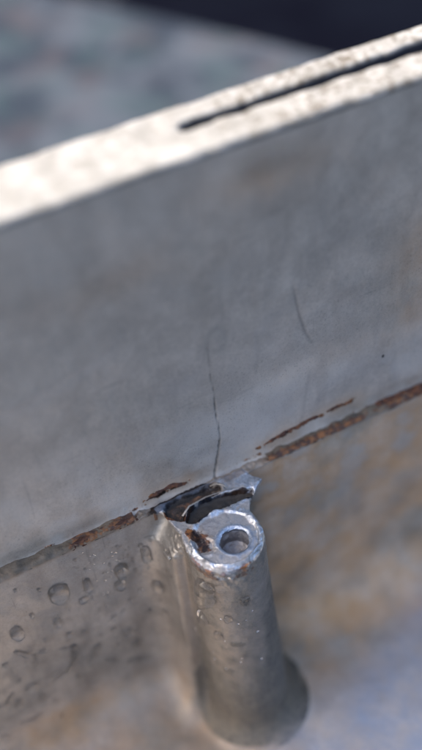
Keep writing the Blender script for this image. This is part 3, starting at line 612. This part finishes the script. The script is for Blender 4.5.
BEADS = [(-16.8,-1.2,-19.2,0.41), (-19.2,-0.3,-24.8,0.24), (-32,-0,-3.7,0.18), (-24.1,-0,-22.2,0.4), (-22.8,-0,-7.6,0.37), (-19.4,-0.3,-28.6,0.21), (-23.9,-0,-21,0.42), (-19.2,-0,-10,0.41), (-23,-0,-41.6,0.35), (-27.5,-0,-21,0.22), (-23,-0,-17.3,0.25), (-24.4,-0,-12.3,0.34), (-28.4,-0,-18.4,0.38), (-30.1,-0,-10,0.3), (-24.2,-0,-9.4,0.41), (-13.8,-4.3,-17.9,0.38), (-13.3,-5.4,-16.4,0.27), (-24.8,-0,-11.9,0.19), (-20.1,-0.2,-43.3,0.23), (-17.6,-0.2,-13.8,0.27), (-16.7,-1.3,-29.1,0.37), (-22.5,-0,-11.9,0.41), (-19.4,-0.2,-21.9,0.33), (-17.8,-0.1,-12.4,0.4), (-29.3,-0,-6.8,0.26), (-23.4,-0,-17.8,0.22), (-23.3,-0,-16.7,0.42), (-30.5,-0,-6.3,0.24), (-31.4,-0,-11.1,0.19), (-22.3,-0,-13,0.3), (-21.4,-0,-10,0.36), (-14.4,-1.8,-12.9,0.37), (-19.2,-0.3,-24,0.22), (-19.8,-0,-8.5,0.29), (-16.3,-0.9,-15.7,0.3), (-27.5,-0,-22,0.22), (-42.4,-0,-23.8,0.41), (-26.2,-0,-15.8,0.25), (-34.1,-0,-21.3,0.37), (-22.2,-0,-4.1,0.35), (-27.5,-0,-23.8,0.36), (-24.9,-0,-4.1,0.41), (-15.7,-1.7,-18.1,0.24), (-20.8,-0,-5.7,0.33), (-34.5,-0,-23.5,0.39), (-15.6,-1,-14.2,0.31), (-19.8,-0.2,-35.6,0.4), (-34.7,-0,-8,0.35), (-23.6,-0,-6.7,0.37), (-33.6,-0,-13.8,0.37), (-20.1,-0,-17.1,0.29), (-26,-0,-5.5,0.34), (-25.1,-0,-10.1,0.29), (-24.2,-0,-16.8,0.21), (-26.8,-0,-17.8,0.23), (-17,-1.1,-19.8,0.27), (-26.5,-0,-37.2,0.18), (-29.4,-0,-14.4,0.28), (-16.2,-1.7,-31.5,0.27), (-15.5,-2.2,-20.2,0.2), (-29.6,-0,-6.4,0.32), (-12.5,-6.4,-8.3,0.28), (-27.3,-0,-15.4,0.32), (-14.6,-1.9,-14.4,0.26), (-23.8,-0,-13.1,0.21), (-19.4,-0.3,-29,0.39), (-30.5,-0,-17,0.23), (-33.4,-0,-37.2,0.27), (-27.7,-0,-5.7,0.42), (-31.1,-0,-8.4,0.26), (-16,-1.2,-16.2,0.25), (-27.7,-0,-11.4,0.33), (-29.9,-0,-12.3,0.37), (-23.3,-0,-12.1,0.31), (-30.5,-0,-36,0.37), (-25.2,-0,-21.4,0.22), (-18.2,-0.3,-16.3,0.33), (-34.1,-0,-8.6,0.32), (-23.4,-0,-8.1,0.36), (-28.7,-0,-23.4,0.26), (-28.5,-0,-23.5,0.29), (-33.5,-0,-20.8,0.32), (-19.1,-0.2,-18.4,0.29), (-10.9,-4.1,-5.9,0.31), (-13.3,-5.2,-16.2,0.28), (-17.4,-0.1,-11.9,0.27), (-20.5,-0,-9.8,0.25), (-22.3,-0,-10.8,0.38), (-29.7,-0,-28.9,0.4), (-20.4,-0.1,-26,0.31), (-30.2,-0,-8.9,0.22), (-19.9,-0.2,-19.4,0.38), (-14.1,-3.8,-18.5,0.41), (-13.9,-3.5,-16,0.19), (-20.5,-0,-9.1,0.33), (-13.5,-3,-11.8,0.21), (-31.9,-0,-32.9,0.22), (-20.7,-0.1,-29.4,0.19), (-19.7,-0.2,-23.2,0.2), (-16.4,-1.5,-22.2,0.36), (-20.8,-0,-11.3,0.28), (-29.9,-0,-23.3,0.3), (-17.3,-0.3,-13.6,0.19), (-24.5,-0,-6.9,0.33), (-26.9,-0,-25.8,0.24), (-21.5,-0,-21.3,0.27), (-23.5,-0,-6.7,0.35), (-25.1,-0,-8.5,0.34), (-21.5,-0,-18.2,0.32), (-26.4,-0,-35.8,0.3), (-32.3,-0,-25.7,0.19), (-23.9,-0,-9.6,0.22), (-13.8,-2.5,-12.4,0.23), (-11.3,-12.1,-68.2,0.33), (0.7,-25.7,-11,0.32), (-7.1,-23.4,-12.9,0.25), (-3.7,-25.6,-18.2,0.26), (-10,-11.8,-60.8,0.32), (-0.8,-26.4,-23.8,0.37), (-6.1,-24.8,-30.4,0.31), (-1.8,-26.2,-21.4,0.2), (-10.2,-16.1,-18.7,0.19), (0.6,-26.5,-27.3,0.35), (-10.5,-10.9,-40,0.38), (-3.9,-25.7,-22.1,0.28), (-9.8,-19.1,-12.5,0.21), (-7.4,-23.4,-20.4,0.37), (-9.6,-19.9,-16.7,0.24), (-9.6,-19.9,-18.3,0.23), (-4.6,-24.7,-3.2,0.38), (-9.2,-21.6,-52.7,0.33), (-3.2,-26,-24.5,0.39), (-9.6,-12.1,-50.6,0.24), (-4.2,-26.2,-37.6,0.22), (-8.4,-21.7,-3.9,0.23), (-10.1,-15.3,-30.3,0.39), (-7.2,-23.4,-16.7,0.28), (-9.6,-20.5,-41.8,0.34), (-9.4,-20.2,-15.7,0.33), (1,-26.9,-36.1,0.27), (4.6,-24.1,-9.4,0.19), (-1.1,-26.3,-22.5,0.19), (-7.1,-24.8,-52.8,0.29), (-6.7,-23.5,-6.1,0.2), (0.8,-26.6,-28,0.39), (-10.2,-16.6,-20,0.19), (-5.9,-24,-4.4,0.24), (-6.6,-23.9,-16.1,0.19), (-12.8,-11.6,-67.6,0.22), (-5.5,-24.8,-20.7,0.3), (-10.2,-17.2,-22.9,0.2), (-6.9,-24.8,-48.7,0.31), (1.1,-25.9,-14.8,0.18), (-5.4,-25.1,-24.9,0.31), (-8.1,-22.9,-33.3,0.34), (1.8,-26,-20,0.28), (0.5,-25.9,-14.7,0.21), (-7.2,-23.1,-6,0.35), (-0,-26.2,-18.5,0.21), (-10.1,-17.9,-18.5,0.2), (-7.3,-23.8,-30.1,0.23), (-10.6,-11.2,-53.1,0.19), (-9.2,-20.8,-17.4,0.26), (-10.2,-16.5,-29.6,0.25), (-2.2,-26.5,-29.2,0.38), (-4.6,-26.1,-39.2,0.31), (-7.9,-23.5,-43.6,0.32), (0.9,-27.2,-40.4,0.33), (-9.9,-19.5,-47.7,0.26), (-9.3,-20.3,-7,0.22), (-9.6,-20.3,-38.8,0.24), (-10.9,-11.2,-56.7,0.3), (-10.1,-17.6,-9.1,0.21)]
# ------------------------------------------------------------------ water: every drop its own object, lying on the surface
def surf_normal(p):
    e = 0.05; g = []
    for i in range(3):
        a = np.array(p, float); b = a.copy(); a[i] += e; b[i] -= e
        g.append(float(casting_sdf(*[np.array(t) for t in a])) - float(casting_sdf(*[np.array(t) for t in b])))
    g = np.array(g); return g/np.linalg.norm(g)
def drop_mesh(pts, r, seed, thick=0.42):
    pts = np.array(pts, float); c = pts.mean(0); n = surf_normal(c)
    dn = np.array([0, 0, -1.0]) - n*-n[2]; dn /= np.linalg.norm(dn); sx = np.cross(dn, n)
    L = np.stack([(pts-c) @ sx, (pts-c) @ dn], 1)
    span = max(np.ptp(L[:, 0]), np.ptp(L[:, 1])) + 2*r
    hh = max(min(r/7.0, 0.25), span/90)
    pad = r*1.5 + 3*hh
    lo = L.min(0) - pad; hi = L.max(0) + pad
    a = np.arange(lo[0], hi[0], hh)[:, None, None]; b = np.arange(lo[1], hi[1], hh)[None, :, None]
    H = r*thick*1.5
    cc = np.arange(-0.5*H - 0.3 - 2*hh, 1.45*H + 3*hh, hh)[None, None, :]
    n1 = fbm(a + seed*3.1, b, 0*a, max(r*2.0, 0.8), 2, 200 + seed)[:, :, 0]
    if len(L) == 2 and np.ptp(L, axis=0).max() < 0.05: d = np.sqrt(a**2 + b**2)[:, :, 0]; t = 0*d
    else: d, t = seg_dist((a + 0*b)[:, :, 0], (b + 0*a)[:, :, 0], [tuple(q) for q in L])
    sag = 1 + 0.10*np.clip(b[:, :, 0]/max(span, 0.1), -1, 1)
    rr = d/(r*sag*(1 + 0.16*n1))
    s = 2.0*thick
    Hs = H*(1 + 0.38*np.clip(b/(0.5*span), -1, 1))
    F = np.sqrt(rr[:, :, None]**2 + (cc/Hs)**2) - 1                    # a dome: half of a flattened bead
    F = np.maximum(F*r, (-0.22 - cc))
    P, Q = surface_nets(F.astype(np.float32), (lo[0], lo[1], cc[0, 0, 0]), hh)
    W = c + P[:, :1]*sx + P[:, 1:2]*dn + P[:, 2:]*n
    if np.linalg.det(np.stack([sx, dn, n])) < 0: Q = Q[:, ::-1]
    return W, Q, c
def add_drop(name, pts, r, seed, label, cat, group=None, thick=0.30):
    W, Q, c = drop_mesh(pts, r, seed, thick)
    o = make(name, W, np.ascontiguousarray(Q), WATER, origin=tuple(c)); o['label'] = label; o['category'] = cat
    if group: o['group'] = group
    return o
for i, (lab, pts, r) in enumerate(BIG_DROPS):
    st = 'streak' in lab or 'trickle' in lab
    add_drop('water_streak' if st else 'water_drop', pts, r, i, lab, 'water streak' if st else 'water drop', 'water streaks running down the lower wall' if st else 'larger water drops on the casting', 0.42 if st else 0.50)
for i, (p, q, r) in enumerate(SMALL_DROPS):
    add_drop('water_drop', [p, q], r, 50 + i, 'tiny bead of water on the wet grey wall left of the boss', 'water drop', 'tiny water beads on the lower wall', 0.5)
bp, bq, nb = [], [], 0
for i, (x, y, z, r) in enumerate(BEADS):
    n = surf_normal((x, y, z)); u = np.cross(n, (0.3, 0.1, 1)); u /= np.linalg.norm(u); v = np.cross(n, u); c = np.array((x, y, z))
    ring = 8
    for rad, hgt in ((1.0, -0.25), (1.0, 0.05), (0.75, 0.42), (0.38, 0.62)):
        for j in range(ring):
            a = 2*math.pi*j/ring; bp.append(c + r*(rad*(u*math.cos(a) + v*math.sin(a)) + hgt*n))
    bp.append(c + r*0.68*n)
    for k in range(3):
        for j in range(ring): bq.append((nb+k*ring+j, nb+k*ring+(j+1) % ring, nb+(k+1)*ring+(j+1) % ring, nb+(k+1)*ring+j))
    for j in range(ring): bq.append((nb+3*ring+j, nb+3*ring+(j+1) % ring, nb+4*ring))
    bq.append(tuple(range(nb, nb+ring))[::-1]); nb += 4*ring + 1
o = make('water_mist', np.array(bp), bq, WATER); o['kind'] = 'stuff'; o['label'] = 'fine specks of water sprayed over the wall and boss'; o['category'] = 'water specks'
